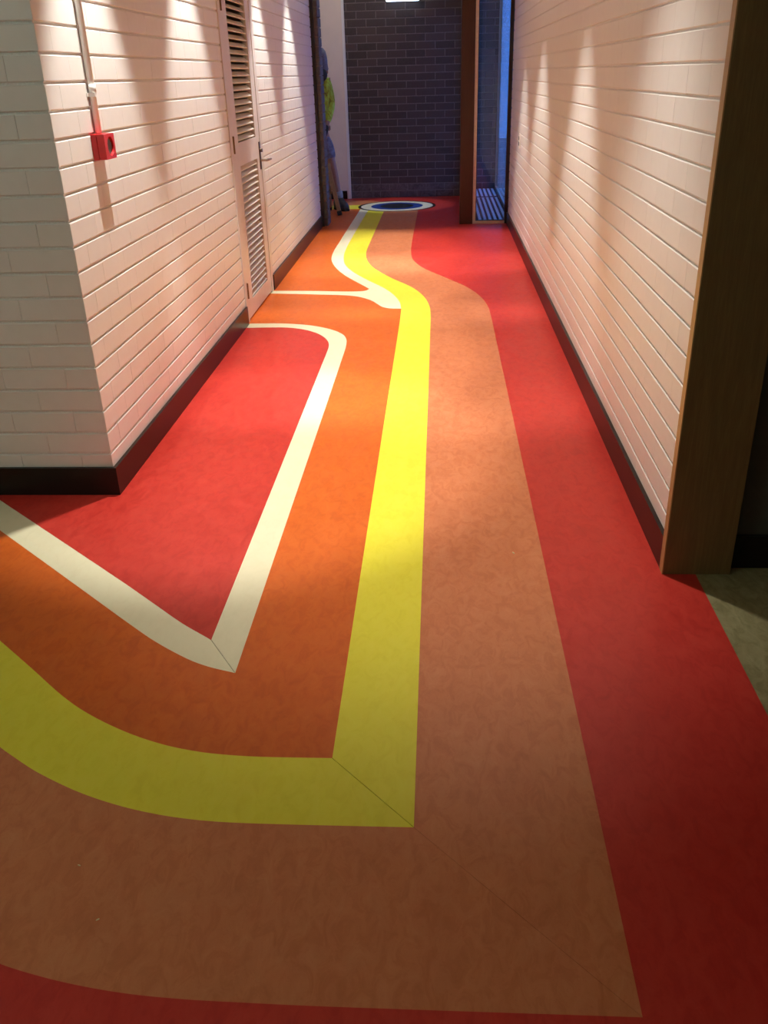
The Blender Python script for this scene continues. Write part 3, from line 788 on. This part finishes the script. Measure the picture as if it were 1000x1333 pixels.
for v in bm.verts: v.co = hc + Vector((0, -0.098, -0.055)) + v.co
adopt(obj('nose', bm, 'skin', smooth=True), person)
for s_ in (-1, 1):
    bm = bmesh.new(); bmesh.ops.create_uvsphere(bm, u_segments=10, v_segments=8, radius=0.012)
    for v in bm.verts: v.co = v.co + hc + Vector((s_*0.032, -0.088, -0.03))
    adopt(obj('eye', bm, 'eye', smooth=True), person)
    bm = bmesh.new(); bmesh.ops.create_uvsphere(bm, u_segments=10, v_segments=8, radius=0.028)
    for v in bm.verts: v.co = Vector((v.co.x*0.4, v.co.y*0.7, v.co.z)) + hc + Vector((s_*0.082, 0.02, -0.085))
    adopt(obj('ear', bm, 'skin', smooth=True), person)
# glove over the visible hand
dirn = (haR-wrR).normalized()
sk('glove', [(wrR.lerp(haR, 0.1), 0.036, None), (haR, (0.044, 0.030), 0), (haR + dirn*0.05, (0.040, 0.026), 1), (haR + dirn*0.085 + Vector((0, 0, -0.02)), (0.034, 0.022), 2)], 'glove')
def boot(a_, toe, nm):
    toe = Vector((toe.x, toe.y, 0)); d = toe.normalized(); s_ = Vector((-d.y, d.x, 0))
    o0 = Vector((a_.x, a_.y, 0))
    bm = bmesh.new(); rows = []
    prof = [(-0.088, 0.034, 0.10), (-0.062, 0.050, 0.165), (0.0, 0.056, 0.175), (0.05, 0.054, 0.135), (0.11, 0.054, 0.105), (0.165, 0.050, 0.085), (0.198, 0.030, 0.055)]
    for u, w, h in prof:
        sec = [(-w, 0.016), (-w*1.02, h*0.5), (-w*0.7, h*0.92), (0, h), (w*0.7, h*0.92), (w*1.02, h*0.5), (w, 0.016)]
        rows.append([bm.verts.new(o0 + d*u + s_*p + Vector((0, 0, z))) for p, z in sec])
    for a, b_ in zip(rows[:-1], rows[1:]):
        for k in range(len(a)): bm.faces.new((a[k], a[(k+1) % len(a)], b_[(k+1) % len(b_)], b_[k]))
    bm.faces.new(list(reversed(rows[0]))); bm.faces.new(rows[-1])
    b = adopt(obj('boot', bm, 'boot', smooth=True), person)
    bm = bmesh.new()
    pts = [(-0.095, 0.034), (-0.06, 0.052), (0, 0.056), (0.06, 0.055), (0.12, 0.056), (0.17, 0.052), (0.208, 0.030)]
    lp = [o0 + d*u + s_*w for u, w in pts] + [o0 + d*u - s_*w for u, w in reversed(pts)]
    tv = [bm.verts.new((p.x, p.y, 0.020)) for p in lp]; bv = [bm.verts.new((p.x, p.y, 0.0)) for p in lp]
    bm.faces.new(tv); bm.faces.new(list(reversed(bv)))
    for k in range(len(lp)): bm.faces.new((tv[k], bv[k], bv[(k+1) % len(lp)], tv[(k+1) % len(lp)]))
    obj('sole', bm, 'rubber', b)
    bm = T([Vector((a_.x, a_.y, 0.12)), Vector((a_.x, a_.y, 0.16)), a_.lerp(Vector((a_.x-0.01, a_.y, 0.22)), 0.9)], [0.047, 0.049, 0.050], 14)
    adopt(obj('sock', bm, 'sock', smooth=True), person)
boot(anR, Vector((0.09, -0.15, 0)), 'r'); boot(anL, Vector((-0.06, -0.17, 0)), 'l')
tag(person, 'person in grey hat and yellow-green shirt, head bowed, half hidden behind dark brick pier', 'person')

# ------------------------------------------------------------------ crumbs on the floor
bm = bmesh.new(); bmesh.ops.create_icosphere(bm, subdivisions=1, radius=0.004)
for v in bm.verts: v.co = Vector((v.co.x*0.7, v.co.y*1.9, max(v.co.z*0.5, -0.001)+0.001))
me = None
for x, y, a, k in ((0.250, 2.601, 0.5, 1.0), (-0.747, 1.265, 1.2, 0.6), (-0.662, 1.137, -0.9, 0.6)):
    if me is None:
        o = obj('crumb', bm, 'crumb'); me = o.data
    else:
        o = bpy.data.objects.new('crumb', me); COL.objects.link(o)
    o.location = (x, y, 0.0); o.rotation_euler.z = a; o.scale = (k, k, k)
    if k == 1.0: tag(o, 'largest pale crumb lying on the peach floor band, beyond its bend', 'crumb', 'crumbs on the peach floor band')
    else: tag(o, 'tiny pale crumb on the peach floor band, ' + ('nearer the yellow band' if y > 1.2 else 'nearer the outer red'), 'crumb', 'crumbs on the peach floor band')
